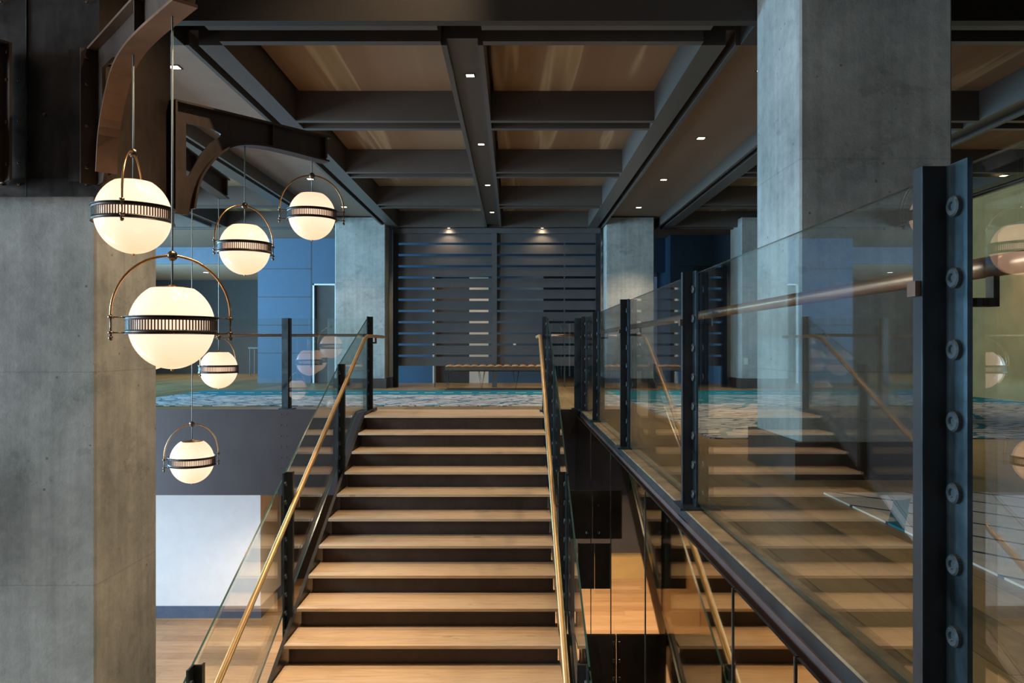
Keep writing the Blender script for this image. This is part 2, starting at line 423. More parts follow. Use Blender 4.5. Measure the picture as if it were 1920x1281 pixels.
# ------------------------------------------------------------------ railings
CACHE = {}
def post_obj(parent, x, y, z0, z1, out, along=1, bolts=True, pitch=0.137, rot=0.0, base=True, name='post'):
    """z-shaped steel post. out=+1: the glass lies on its +x side"""
    h = z1 - z0; o = out
    b = MB()
    def bx(xa, xb, ya, yb, za, zb, mi=0): b.box(min(xa * o, xb * o), max(xa * o, xb * o), ya, yb, za, zb, mi)
    bx(0.0, 0.010, -0.068, 0.0, 0, h)
    bx(-0.046, 0.010, 0.0, 0.010, 0, h, 1)
    bx(-0.046, -0.038, 0.010, 0.036, 0, h, 1)
    bx(-0.0475, -0.045, -0.002, 0.002, 0, h)
    if base: bx(-0.08, 0.03, -0.10, 0.08, 0, 0.012)
    p = b.done(name, ['post', 'postblack'], parent, (x, y, z0), (0, 0, rot))  # bright flange and dark web are coloured as two steels
    if bolts:
        n = int((h - .08) / pitch)
        for k in range(n + 1):
            zc = h - 0.085 - k * pitch
            if zc < 0.05: break
            key = ('bolt', o)
            if key not in CACHE:
                b = MB(); cyl = []
                for (xx, r) in ((0.0, .020), (-.008, .020), (-.011, .017), (-.011, .009), (-.007, .007)):
                    cyl.append([b.bm.verts.new((xx * o, r * math.cos(2 * PI * j / 20), r * math.sin(2 * PI * j / 20))) for j in range(20)])
                for A, B in zip(cyl, cyl[1:]):
                    for j in range(20): b.bm.faces.new((A[j], A[(j + 1) % 20], B[(j + 1) % 20], B[j]))
                b.bm.faces.new(cyl[-1]); b.bm.faces.new(cyl[0])
                q = b.done('bolt', 'bolt'); CACHE[key] = q
            else:
                q = CACHE[key].copy(); COL.objects.link(q)
            q.parent = p; q.location = (0, -.034, zc)
    return p
def pane(parent, poly, axis, a, b_):
    m = MB(); m.prism(poly, axis, a, b_, 1, 0)
    return m.done('glass_pane', ['glass', 'gedge'], parent)
def bracket_L(parent, x0, x1, y, z, w_=0.03):
    b = MB().box(min(x0, x1), max(x0, x1), y - w_ / 2, y + w_ / 2, z - .075, z - .055)
    xr = x1; b.box(xr - .012, xr + .012, y - w_ / 2, y + w_ / 2, z - .075, z - 0.012)
    return b.done('handrail_bracket', 'bronze', parent)

# gallery railing (runs away from the camera on the right)
GX = 0.865
gr = empty('gallery_railing', (GX, 5, 0)); tag(gr, 'frameless glass railing with black steel posts along the gallery edge', 'railing')
def rel(o, root):
    o.location = Vector(o.location) - Vector(root.location); return o
gy = [1.46, 3.53, 5.58, 7.55, 8.80]
for y in gy:
    p = post_obj(gr, 0.846, y, 0.0, 1.109, 1); rel(p, gr)
yy = [-0.6] + gy
for i in range(len(yy) - 1):
    a, c = yy[i] + (0.012 if i else 0), yy[i + 1] - 0.012
    if i < len(yy) - 1 and i > 0: a = yy[i] - 0.02 + 0.03
    c = yy[i + 1] + 0.002
    a = a if i == 0 else yy[i] + 0.012
    rel(pane(gr, [(a, 0.015), (c, 0.015), (c, 1.103), (a, 1.103)], 'X', GX - .005, GX + .007), gr)
rel(MB().tube([(0.95, -0.6, .915), (0.95, YL + .1, .915)], 0.021, 14).done('handrail', 'woodrail', gr), gr)
for y in gy:
    rel(MB().box(0.788, 0.7995, y + .005, y + .036, .855, .885).done('bracket_clip', 'bronze', gr), gr)
    b = MB().prism([(GX + .008, .835), (.957, .835), (.957, .90), (.945, .90), (.945, .852), (GX + .008, .852)], 'Y', y + .01, y + .035)
    rel(b.done('handrail_bracket', 'bronze', gr), gr)

# landing railings (face the camera)
def landing(x0, x1, posts, label):
    g = empty('landing_railing', ((x0 + x1) / 2, YL + .05, 0)); tag(g, label, 'railing')
    for x in posts:
        p = post_obj(g, x, YL + 0.05, 0.0, 1.10, 1, rot=-PI / 2, bolts=True); rel(p, g)
    ed = [x0] + list(posts) + [x1]
    for a, c in zip(ed, ed[1:]):
        if c - a < .12: continue
        rel(pane(g, [(a + .012, .015), (c - .012, .015), (c - .012, 1.095), (a + .012, 1.095)], 'Y', YL + .06, YL + .072), g)
    rel(MB().tube([(x0, YL + .14, .893), (x1, YL + .14, .893)], 0.018, 12).done('handrail', 'woodrail', g), g)
    for x in posts:
        rel(MB().prism([(YL + .075, .85), (YL + .15, .85), (YL + .15, .878), (YL + .13, .878), (YL + .13, .868), (YL + .075, .868)], 'X', x - .012, x + .012).done('handrail_bracket', 'bronze', g), g)
    return g
landing(-6.5, -1.76, (-4.6, -2.73), 'glass railing on the landing edge left of the staircase')
landing(0.46, 0.82, (0.80,), 'short glass railing on the landing edge right of the staircase')

# stair railings
SL = R_ / T
def zn(y): return -(8.15 - y) * SL if y < 8.15 else 0.0
def stair_rail(gx, out, label, px):
    g = empty('stair_railing', (gx, 6, zn(6))); tag(g, label, 'railing', None)
    ys = [8.72, 7.28, 5.57, 3.95, 2.3]
    tops = [1.086, .566, -.20, -.95, -1.75]
    bots = [0.0, zn(7.28) - .22, zn(5.57) - .24, zn(3.95) - .24, zn(2.3) - .24]
    for k, (y, t_, b0) in enumerate(zip(ys, tops, bots)):
        p = post_obj(g, gx - out * .017, y, b0, t_ + .02, out, base=(k == 0)); rel(p, g)
    for k in range(4):
        ya, yb = ys[k + 1] + .012, ys[k] - .012
        za, zb = tops[k + 1] + .012 * SL, tops[k] - .012 * SL
        if k == 0:
            poly = [(yb, zb), (ya, za), (ya, zn(ya) + .03), (8.15, .03), (yb, .03)]
        else:
            poly = [(yb, zb), (ya, za), (ya, zn(ya) + .03), (yb, zn(yb) + .03)]
        rel(pane(g, poly, 'X', gx - .005, gx + .007), g)
    hx = px
    pts = [(hx, 9.2, .875), (hx, 8.45, .875), (hx, 8.3, .868), (hx, 8.15, .82 + .055)]
    pts = [(hx, 9.25, .875), (hx, 8.5, .875), (hx, 8.28, .872), (hx, 8.1, zn(8.1) + .865), (hx, 7.6, zn(7.6) + .875), (hx, 1.6, zn(1.6) + .875)]
    rel(MB().tube(pts, .0195, 14).done('handrail', 'rail', g), g)
    for y, b0 in zip(ys, bots):
        zr = (zn(y) + .875) if y < 8.3 else .875
        xa, xb = gx - out * .055, hx
        d = .01 if xb > xa else -.01
        b = MB().prism([(xa, zr - .085), (xb + d, zr - .085), (xb + d, zr - .018), (xb - d, zr - .018), (xb - d, zr - .065), (xa, zr - .065)], 'Y', y + .012, y + .042)
        rel(b.done('handrail_bracket', 'bronze', g), g)
    return g
stair_rail(-1.71, -1, 'left railing of the staircase, glass with brass handrail', -1.615)
stair_rail(0.40, 1, 'right railing of the staircase, glass with brass handrail', 0.290)

# reflective glass cladding below the gallery edge
gp = empty('glass_partition', (0.755, 5, 0)); tag(gp, 'dark reflective glass panels hanging below the gallery edge', 'glass partition')
js = [-0.5, 0.9, 2.0, 2.57, 4.28, 5.8, 7.3, 8.93]
for a, c in zip(js, js[1:]):
    m = MB(); m.prism([(a + .004, LOW + .02), (c - .004, LOW + .02), (c - .004, -.075), (a + .004, -.075)], 'X', .755, .765, 1, 0)
    rel(m.done('glass_pane', ['mglass', 'steel'], gp), gp)
    if c < 8: rel(MB().box(.751, .7555, c - .004, c + .004, LOW + .02, -.075).done('joint_strip', 'steelblue', gp), gp)

# ------------------------------------------------------------------ ceiling: coffered bays
ZB, ZP, ZS = 2.956, 3.246, 3.116
NB = 5
YB = [5.12 + 2.15 * k for k in range(NB)]
bays = [CX - 5.06, CX, CX + 5.06]
for bi, c in enumerate(bays):
    # long beams, each side
    for sgn in (-1, 1):
        b = MB()
        for (u0, u1, z0) in ((1.745, 1.925, ZB), (1.925, 1.995, ZB + .11), (1.995, 2.03, ZB)):
            xa, xb = sorted((c + sgn * u0, c + sgn * u1)); b.box(xa, xb, YB[0] + .33, 14.05, z0, 3.35)
        struct(b.done('ceiling_beam', 'beam'), 'dark painted long steel beam between coffered ceiling bays', 'beam')
    b = MB().box(c - .113, c + .113, YB[0] + .33, YB[-1], ZB + .05, 3.35)
    b.box(c - .153, c - .113, YB[0] + .33, YB[-1], ZB, 3.35).box(c + .113, c + .153, YB[0] + .33, YB[-1], ZB, 3.35)
    struct(b.done('ceiling_beam', 'beam'), 'dark painted centre beam of a coffered bay', 'beam')
    for k, y in enumerate(YB):
        for sgn in (-1, 1):
            xa, xb = sorted((c + sgn * .153, c + sgn * 1.745))
            b = MB().box(xa, xb, y, y + .07, ZB, 3.35).box(xa, xb, y + .07, y + .26, ZB + .12, 3.35).box(xa, xb, y + .26, y + .33, ZB, 3.35)
            if k == 0:
                pass
            struct(b.done('ceiling_beam', 'beam'), 'dark painted cross beam of the coffered ceiling', 'beam')
            if k < NB - 1:
                struct(MB().box(xa + .03, xb - .0, y + .33, YB[k + 1], ZP, ZP + .03).done('ceiling_panel', 'panel'), 'tan panel with lighter bands inside a ceiling coffer', 'ceiling panel')
# header across the first cross beams (front face towards the stair void)
struct(MB().box(-12, 1.70, 5.04, 5.12, ZB, 5.2).box(1.70, 9, 5.04, 5.12, ZB, 3.12).box(-12, -2.405, 5.12, 5.45, ZB, 3.35).box(1.655, 2.655, 5.12, 5.45, ZB, 3.35).box(-12,12,5.12,5.2,3.35,5.2).done('ceiling_header', 'header'), 'dark header beam across the front of the coffered ceiling', 'beam')
# flat soffits between the bays
struct(MB().box(1.655, 2.655, 5.45, 14.05, ZS, 3.35).box(-3.405, -2.405, 5.45, 14.05, ZS, 3.35).box(-12, -7.5, 5.45, 14.05, ZS, 3.35).box(6.75, 12, 5.45, 14.05, ZS, 3.35).done('ceiling', 'soffit'), 'flat dark soffits between the coffered bays', 'ceiling')
struct(MB().box(-12, 12, 5.12, 24, 3.35, 3.45).done('ceiling_deck', 'soffit'), 'dark ceiling deck', 'ceiling')
struct(MB().box(-12, -2.2, 14.05, 16.9, 3.0, 3.35).box(-2.2, 12, 14.05, 24, 3.0, 3.35).done('ceiling_back', 'soffit'), 'dark ceiling behind the screen', 'ceiling')
struct(MB().box(-12, 1.66, -6, 5.04, 5.0, 5.2).box(1.66, 9, -6, 5.04, 3.12, 3.3).box(1.60, 1.66, -6, 5.04, 3.12, 5.0).done('ceiling_void', 'soffit'), 'dark ceiling above the staircase void', 'ceiling')

# sprinkler head on a cross beam
def sprinkler(x, y, z, label):
    t = empty('sprinkler_head', (x, y, z)); tag(t, label, 'sprinkler', 'sprinkler heads')
    MB().lathe([(0, 0), (.022, 0), (.022, -.006), (.009, -.008), (.009, -.03), (0, -.03)], 14).done('escutcheon', 'brass', t)
    MB().box(-.003, .003, -.016, .016, -.05, -.046).box(-.003, .003, -.016, -.012, -.046, -.02).box(-.003, .003, .012, .016, -.046, -.02).done('deflector', 'brass', t)
sprinkler(-1.35, 7.43, ZB + .12, 'small brass sprinkler head under the second cross beam, left bay')
sprinkler(0.06, 5.28, ZB + .12, 'small brass sprinkler head under the front cross beam')

# downlights
def downlight(x, y, z, label, group, power, size=1.5, r=.045, mat='lamp', col=WARM, sq=True):
    t = empty('ceiling_downlight', (x, y, z)); tag(t, label, 'downlight', group)
    if sq:
        MB().box(-r - .01, r + .01, -r - .01, -r, -.006, 0).box(-r - .01, r + .01, r, r + .01, -.006, 0).box(-r - .01, -r, -r, r, -.006, 0).box(r, r + .01, -r, r, -.006, 0).done('trim_ring', 'steel', t)
        MB().box(-r, r, -r, r, -.003, 0).done('lens', mat, t)
    else:
        MB().lathe([(r, 0), (r + .012, 0), (r + .012, -.006), (r, -.006), (r, 0)], 20).done('trim_ring', 'steel', t)
        MB().lathe([(0, -.003), (r, -.003), (r, 0), (0, 0)], 20).done('lens', mat, t)
    if power:
        l = spot('downlight_beam', (x, y, z - .02), power, col, size, 0.7, r=.07 if 'wash' in group else .03)
    return t
NTH = ['nearest of its row', 'second of its row', 'third of its row', 'farthest of its row']
for k in range(4): downlight(CX + .015, 6.19 + 2.1 * k, ZB + .05, 'square downlight in the centre ceiling beam, ' + NTH[k], 'downlights in the centre ceiling beam', 60, 1.5, .032)
for k in range(4): downlight(2.12, 6.35 + 2.1 * k, ZS, 'square downlight in the dark soffit right of the coffers, ' + NTH[k], 'downlights in the right soffit', 110, 1.5, .04)
for k in range(4): downlight(-2.86, 6.30 + 2.1 * k, ZS, 'square downlight in the soffit left of the coffers, ' + NTH[k], 'downlights in the left soffit', 45, 1.5, .04)
# downlights over the staircase void and the near gallery (above the frame)
for k, (x, y, p) in enumerate(((-0.2, 6.5, 0), (-0.65, 3.7, 300), (-0.65, 2.2, 200), (-1.0, 0.2, 60))):
    if p: downlight(x, y, 5.0, 'downlight in the high ceiling over the staircase, ' + NTH[k], 'downlights over the staircase', p, .95, .05)
for k, (x, y) in enumerate(((2.9, 0.8), (2.6, 3.0))):
    downlight(x, y, 3.12, 'downlight in the ceiling of the near gallery, ' + NTH[k], 'downlights over the near gallery', 16, 1.6, .045)
# downlights added to brighten the lobby below
for k, (x, y) in enumerate(((-3.0, 10.2), (-1.2, 11.2), (0.2, 12.0), (0.2, 10.2))):
    downlight(x, y, -1.03, 'added downlight under the landing slab, ' + NTH[k], 'added downlights under the landing slab', 100, 2.2, .04)
for k, (x, y) in enumerate(((-1.2, 14.6), (0.53, 14.6))):  # unseen lamps added to brighten the space behind the screen
    downlight(x, y, 3.0, 'added downlight behind the slatted screen, ' + NTH[k], 'added downlights behind the screen', 45, 2.0, .04)
downlight(-1.5, 4.1, 5.0, 'added unseen downlight warming the side of the near left column', 'downlights over the staircase', 200, .8, .05)  # unseen lamp added for warm light on the column side
downlight(6.3, 9.6, ZP - .29, 'added downlight warming the olive wood wall at the far right', 'added downlights of the right gallery', 60, 1.6, .04)  # lamp added to throw warm light on the olive wall
t_ = empty('ceiling_downlight', (0.2, 4.36, 5.0)); tag(t_, 'added unseen accent light in the high ceiling, tilted at the near left column', 'downlight', 'downlights over the staircase')  # unseen accent lamp, added to warm the column's side face
MB().lathe([(.05, 0), (.062, 0), (.062, -.006), (.05, -.006), (.05, 0)], 20).done('trim_ring', 'steel', t_)
MB().lathe([(0, -.003), (.05, -.003), (.05, 0), (0, 0)], 20).done('lens', 'lamp', t_)
_d = Vector((-2.39, 4.66, -.1)) - Vector((.2, 4.36, 4.97))
spot('added_accent_beam', (.2, 4.36, 4.97), 420, WARM, .85, .8, _d.to_track_quat('-Z', 'Y').to_euler())
# small wall washers just in front of the slatted screen
for x, s_ in ((-1.20, 'left'), (0.53, 'right')):
    downlight(x, 13.825, ZB - .001, 'small downlight washing the top of the slatted screen, %s one' % s_, 'downlights washing the screen', 11, 2.4, .02)

# ------------------------------------------------------------------ far walls
b = MB()
X0, X1, Yw = -5.31, -2.2, 15.5
b.box(X0, -4.17, Yw, Yw + .12, 0, 3.0).box(-3.68, X1, Yw, Yw + .12, 0, 3.0).box(-4.17, -3.68, Yw, Yw + .12, 2.06, 3.0)
bw = struct(b.done('wall_left_back', 'bluewall'), 'slate blue panelled wall left of the far columns', 'wall')
b = MB()
for z in (.62, 1.20, 1.785, 2.37): b.box(X0, -4.2, Yw - .002, Yw + .001, z - .008, z + .008).box(-3.66, X1, Yw - .002, Yw + .001, z - .008, z + .008)
b.box(-4.21, -4.19, Yw - .002, Yw + .001, 0, 3.0)
struct(b.done('trim_3', 'darkwall'), 'dark reveals between wall panels', 'trim')
t = struct(MB().box(-4.17, -4.14, Yw - .01, Yw + .12, 0, 2.06).box(-3.71, -3.68, Yw - .01, Yw + .12, 0, 2.06).box(-4.17, -3.68, Yw - .01, Yw + .12, 2.03, 2.06).done('door_1', 'white'), 'pale door frame in the slate blue wall', 'door')
MB().box(-4.14, -3.71, Yw + .06, Yw + .10, 0.005, 2.03).done('door_leaf', 'darkwall', t)
struct(MB().box(X0, -4.2, Yw - .015, Yw, 0, .10).done('baseboard_left', 'navy'), None, None)
struct(MB().box(-12, X0 - .0, 20.9, 21.0, 0, 2.75).done('wall_far_left', 'darkwall'), 'dark wall deep in the far left room', 'wall')
struct(MB().box(-6.93, -6.68, 20.3, 20.9, 0, 2.62).done('wall_far_pier', 'olive'), 'olive wood pier deep in the far left room', 'wall')
struct(MB().box(-12, X0, 17.0, 24, 2.62, 2.75).box(-12, X0, 16.9, 17.0, 2.62, 3.35).done('ceiling_far_left', 'cream'), 'pale lowered ceiling of the far left room', 'ceiling')
struct(MB().box(-12, X0, 16.86, 16.9, 2.62, 3.35).done('ceiling_fascia', 'navy'), 'blue bulkhead of the far left ceiling', 'ceiling')
for k, (px, py) in enumerate(((386, 511), (452, 527), (363, 540))):
    Y_ = 1400 * (2.62 - CZ) / (650 - py); downlight((px - 963) * Y_ / 1400, Y_, 2.62, 'small round downlight in the pale far left ceiling, ' + ('front left one', 'right hand one', 'rear left one')[k], 'downlights in the far left ceiling', 130, 2.2, .07, 'lampw', (1, .8, .55), False)
# side table far left
tb = empty('side_table', (-6.35, 19.6, 0)); tag(tb, 'small dark side table in front of the far left wall', 'table')
MB().box(-.55, .55, -.2, .2, .70, .74).done('table_top', 'steel', tb)
for sx in (-.52, .5):
    for sy in (-.18, .16): MB().box(sx, sx + .02, sy, sy + .02, 0, .70).done('leg', 'steel', tb)
wd = struct(MB().box(-12, -11.9, 5.5, 21, 0, 3.1).done('wall_left', 'bluewall'), 'slate blue wall at the far left', 'wall')

# right side walls
b = MB().box(3.15, 9, 15.0, 15.15, 0, 3.0).box(3.15, 3.3, 15.15, 16.4, 0, 3.0)
struct(b.done('wall_right_back', 'bluewall'), 'slate panelled wall right of the far columns', 'wall')
b = MB()
for z in (.62, 1.20, 1.785, 2.37): b.box(3.3, 9, 14.998, 15.001, z - .008, z + .008)
for k in range(22): b.box(3.62 + k * .045, 3.635 + k * .045, 14.985, 15.0, 1.95, 2.36)
struct(b.done('trim_4', 'darkwall'), 'dark reveals and louvre grille in the right wall', 'trim')
struct(MB().box(3.3, 4.0, 14.98, 15.0, 0, .24).done('baseboard_right', 'navy'))
struct(MB().box(9, 9.1, -6, 16, 0, 3.1).done('wall_right', 'darkwall'), 'dark wall on the right', 'wall')
# olive curtain-like wall seen through the near glass on the right
# behind the screen
b = MB().box(-2.2, -1.68, 15.5, 15.62, 0, 3.0).box(-.52, .62, 15.5, 15.62, 0, 3.0).box(-1.68, -.52, 15.5, 15.62, 2.2, 3.0).box(.62, 3.15, 15.5, 15.62, 2.3, 3.0)
struct(b.done('wall_back', 'bluewall'), 'slate wall behind the slatted screen', 'wall')
d2 = struct(MB().box(-1.68, -1.62, 15.49, 15.62, 0, 2.2).box(-.92, -.52, 15.52, 15.62, 0, 2.2).done('door_2', 'cream'), 'pale door frame behind the slatted screen', 'door')
MB().box(-1.62, -.92, 15.56, 15.6, 0.01, 2.2).done('door_leaf', 'darkwall', d2)
struct(MB().box(.62, 3.4, 19.0, 19.1, 0, 3.0).done('wall_back_far', 'darkwall'), 'dark wall deep behind the slatted screen', 'wall')
o = MB().box(-.03, .03, -.01, 0, -.045, .045).done('wall_switch', 'white', None, (.02, 15.5, .83)); tag(o, 'small pale plate on the wall behind the right half of the screen', 'switch')

# ------------------------------------------------------------------ concrete columns
def column(name, x0, x1, y0, y1, z0, z1, label, plinth=None, sw=False):
    t = empty(name, ((x0 + x1) / 2, (y0 + y1) / 2, z0)); tag(t, label, 'column')
    c = MB().box(x0, x1, y0, y1, z0, z1).done('shaft', 'conc', t, bevel=.012); rel(c, t)
    if plinth:
        h, e = plinth
        b = MB(); b.box(x0 - e, x1 + e, y0 - e, y0 - .001, z0, z0 + h).box(x0 - e, x1 + e, y1 + .001, y1 + e, z0, z0 + h).box(x0 - e, x0 - .001, y0 - .001, y1 + .001, z0, z0 + h).box(x1 + .001, x1 + e, y0 - .001, y1 + .001, z0, z0 + h)
        rel(b.done('plinth', 'riser', t), t)
    return t
column('concrete_column', 1.638, 2.51, 4.27, 5.03, 0, 3.12, 'large board-marked concrete column behind the glass railing on the right', (.212, .045))
column('concrete_column', -3.23, -2.32, 13.5, 14.35, 0, 3.10, 'far concrete column left of the slatted screen', (.18, .02))
column('concrete_column', 1.67, 2.54, 13.5, 14.35, 0, 3.10, 'far concrete column right of the slatted screen', (.18, .02))
column('concrete_column', 4.12, 5.0, 13.5, 14.2, 0, 3.10, 'far concrete column in the background beside the right column, with wall outlet', (.18, .02))
o = MB().box(-.035, .035, -.008, 0, -.06, .06).done('wall_switch', 'white', None, (4.2, 13.5, .49)); tag(o, 'white outlet plate on the far right column', 'switch')
o = MB().box(-.02, .02, -.008, 0, -.045, .045).done('wall_switch', 'white', None, (-2.285, 14.36, 1.10)); tag(o, 'white switch plate beside the left edge of the slatted screen', 'switch')
lc = column('concrete_column', -3.26, -2.39, 4.27, 5.0, -6, 5.0, 'near concrete column at the left edge with steel cladding on top')
# steel cladding around the head of the near left column (sits clear of the concrete)
cl = empty('column_cladding', (-2.83, 4.63, 1.60)); tag(cl, 'blackened steel box cladding around the head of the near left column', 'cladding')
x0, x1, y0, y1 = -3.33, -2.33, 4.20, 5.07
b = MB().box(x0, x1, y0, y0 + .012, 1.6, 4.9).box(x0, x1, y1 - .012, y1, 1.6, 4.9).box(x0, x0 + .012, y0 + .012, y1 - .012, 1.6, 4.9)
rel(b.done('plate', 'steel', cl), cl)
rel(MB().box(x1 - .012, x1, y0 + .012, y1 - .012, 1.6, 4.9).done('plate', 'dbronze', cl), cl)
b = MB().box(x0 - .008, x1 + .008, y0 - .008, y0, 1.6, 1.70)
rel(b.done('base_band', 'steel', cl), cl)
b = MB().box(-2.74, -2.735, y0 - .009, y0, 1.6, 4.9)
for zz in (2.73,): b.box(x0, x1, y0 - .009, y0, zz, zz + .006)
rel(b.done('seam_strip', 'steelblue', cl), cl)
studs(cl, [((px - 963) * 4.2 / 1400, y0 - .013, CZ + (650 - py) * 4.2 / 1400) for (px, py) in ((5, 346), (38, 346), (164, 346), (85, 216), (5, 5), (165, 5), (38, 152), (38, 228), (38, 306))], .007, .006, .007, 'bolt', 'dbrass', cl.location)

# ------------------------------------------------------------------ steel bracket arms
def arm(root, direction, label, length=1.27, name='bracket_arm', fm='dbronze'):
    ang = math.atan2(direction[1], direction[0])
    t = empty(name, root, ang); tag(t, label, 'bracket', 'curved steel bracket arms')
    L = length; k = length / 1.27
    zt = 2.41 - root[2]
    def Z(z): return z - root[2]
    low = [(0.0, 1.66), (0.125, 1.66), (0.146, 1.705), (.186, 1.90), (.276, 2.051), (.378, 2.155), (.487, 2.215), (.648, 2.245), (.85, 2.25), (1.066, 2.243), (1.27, 2.235)]
    outer = [(x * k, Z(z)) for x, z in low] + [(L, zt), (0, zt)]
    hole = [(.11, 2.29), (.30, 2.29), (.365, 2.268), (.36, 2.245), (.29, 2.19), (.22, 2.10), (.165, 2.0), (.13, 1.93), (.11, 1.93)]
    cu = bpy.data.curves.new('web', 'CURVE'); cu.dimensions = '2D'; cu.fill_mode = 'BOTH'; cu.extrude = .009
    for poly in (outer, [(x * k, Z(z)) for x, z in hole]):
        sp = cu.splines.new('POLY'); sp.points.add(len(poly) - 1); sp.use_cyclic_u = True
        for i, p in enumerate(poly): sp.points[i].co = (p[0], p[1], 0, 1)
    tmp = bpy.data.objects.new('tmp', cu); COL.objects.link(tmp)
    dg = bpy.context.evaluated_depsgraph_get(); me = bpy.data.meshes.new_from_object(tmp.evaluated_get(dg))
    bpy.data.objects.remove(tmp); bpy.data.curves.remove(cu)
    me.transform(Matrix.Rotation(PI / 2, 4, 'X'))
    me.materials.clear(); me.materials.append(M['dbronze'])
    wb = bpy.data.objects.new('web', me); COL.objects.link(wb); wb.parent = t
    def strip(pts, wid, th, nm, side=1):
        b = MB(); n = len(pts); vs = []
        for i, (x, z) in enumerate(pts):
            a = Vector(pts[max(i - 1, 0)]); c = Vector(pts[min(i + 1, n - 1)]); d = (c - a).normalized()
            nn = Vector((d.y, -d.x)) * th * side
            vs.append([b.bm.verts.new((x, -wid / 2, z)), b.bm.verts.new((x, wid / 2, z)), b.bm.verts.new((x + nn.x, wid / 2, z + nn.y)), b.bm.verts.new((x + nn.x, -wid / 2, z + nn.y))])
        for A, B in zip(vs, vs[1:]):
            for j in range(4): b.bm.faces.new((A[j], A[(j + 1) % 4], B[(j + 1) % 4], B[j]))
        b.bm.faces.new(vs[0]); b.bm.faces.new(vs[-1])
        return b.done(nm, fm, t)
    strip([(0, zt), (L * 1.01, zt)], .11, .014, 'top_flange', -1)
    # smooth lower curve
    P = [Vector(p) for p in outer[2:11]]; sm = []
    for i in range(len(P) - 1):
        p0, p1, p2, p3 = P[max(i - 1, 0)], P[i], P[i + 1], P[min(i + 2, len(P) - 1)]
        for q in range(4):
            u = q / 4; sm.append(tuple(0.5 * ((2 * p1) + (p2 - p0) * u + (2 * p0 - 5 * p1 + 4 * p2 - p3) * u * u + (3 * p1 - p0 - 3 * p2 + p3) * u ** 3)))
    sm.append(tuple(P[-1]))
    strip(sm, .105, .014, 'curved_flange', 1)
    b = MB().box(0, .014, -.09, .09, Z(1.66), zt)
    b.done('root_plate', 'dbronze', t)
    MB().box(L * .97, L * .985, -.05, .05, Z(2.25), zt).done('end_stiffener', 'dbronze', t)
    MB().box(L * .60, L * .61, -.05, .05, Z(2.25), zt).done('web_stiffener', 'dbronze', t)
    studs(t, [(.019, y, Z(z)) for z in (1.75, 1.98, 2.21, 2.36) for y in (-.06, .06)], .005, .009, .009, 'bolt', 'dbrass')
    return t
A_r = (-2.335, 4.195, 2.0); A_d = (.93, -1.0)
B_r = (-2.325, 5.05, 2.0); B_d = (.84, .92)
C_r = (-2.69, 5.08, 2.0); C_d = (-.19, 2.34)
arm(A_r, A_d, 'curved bronze bracket arm reaching towards the camera and touching the top of the frame', math.hypot(.93, 1.0), fm='bronze')  # lighter flange bronze carries the globes' light in its colour
arm(B_r, B_d, 'curved bronze bracket arm on the near left column reaching right, carrying two globes', math.hypot(.84, .92) * .985)
arm(C_r, C_d, 'bracket arm behind the near left column, only its far end showing below the others', math.hypot(.19, 2.34))
arm((-2.80, 4.12, 2.0), (-.75, -.95), 'curved bracket arm cut off by the left edge of the frame')
# angle plates where arm A bolts to the cladding
b = MB().box(-.075, .075, -.012, 0, -.32, .42)
o = b.done('mounting_plate', 'steel', cl, (-2.415, 4.188, 2.0)); rel(o, cl)

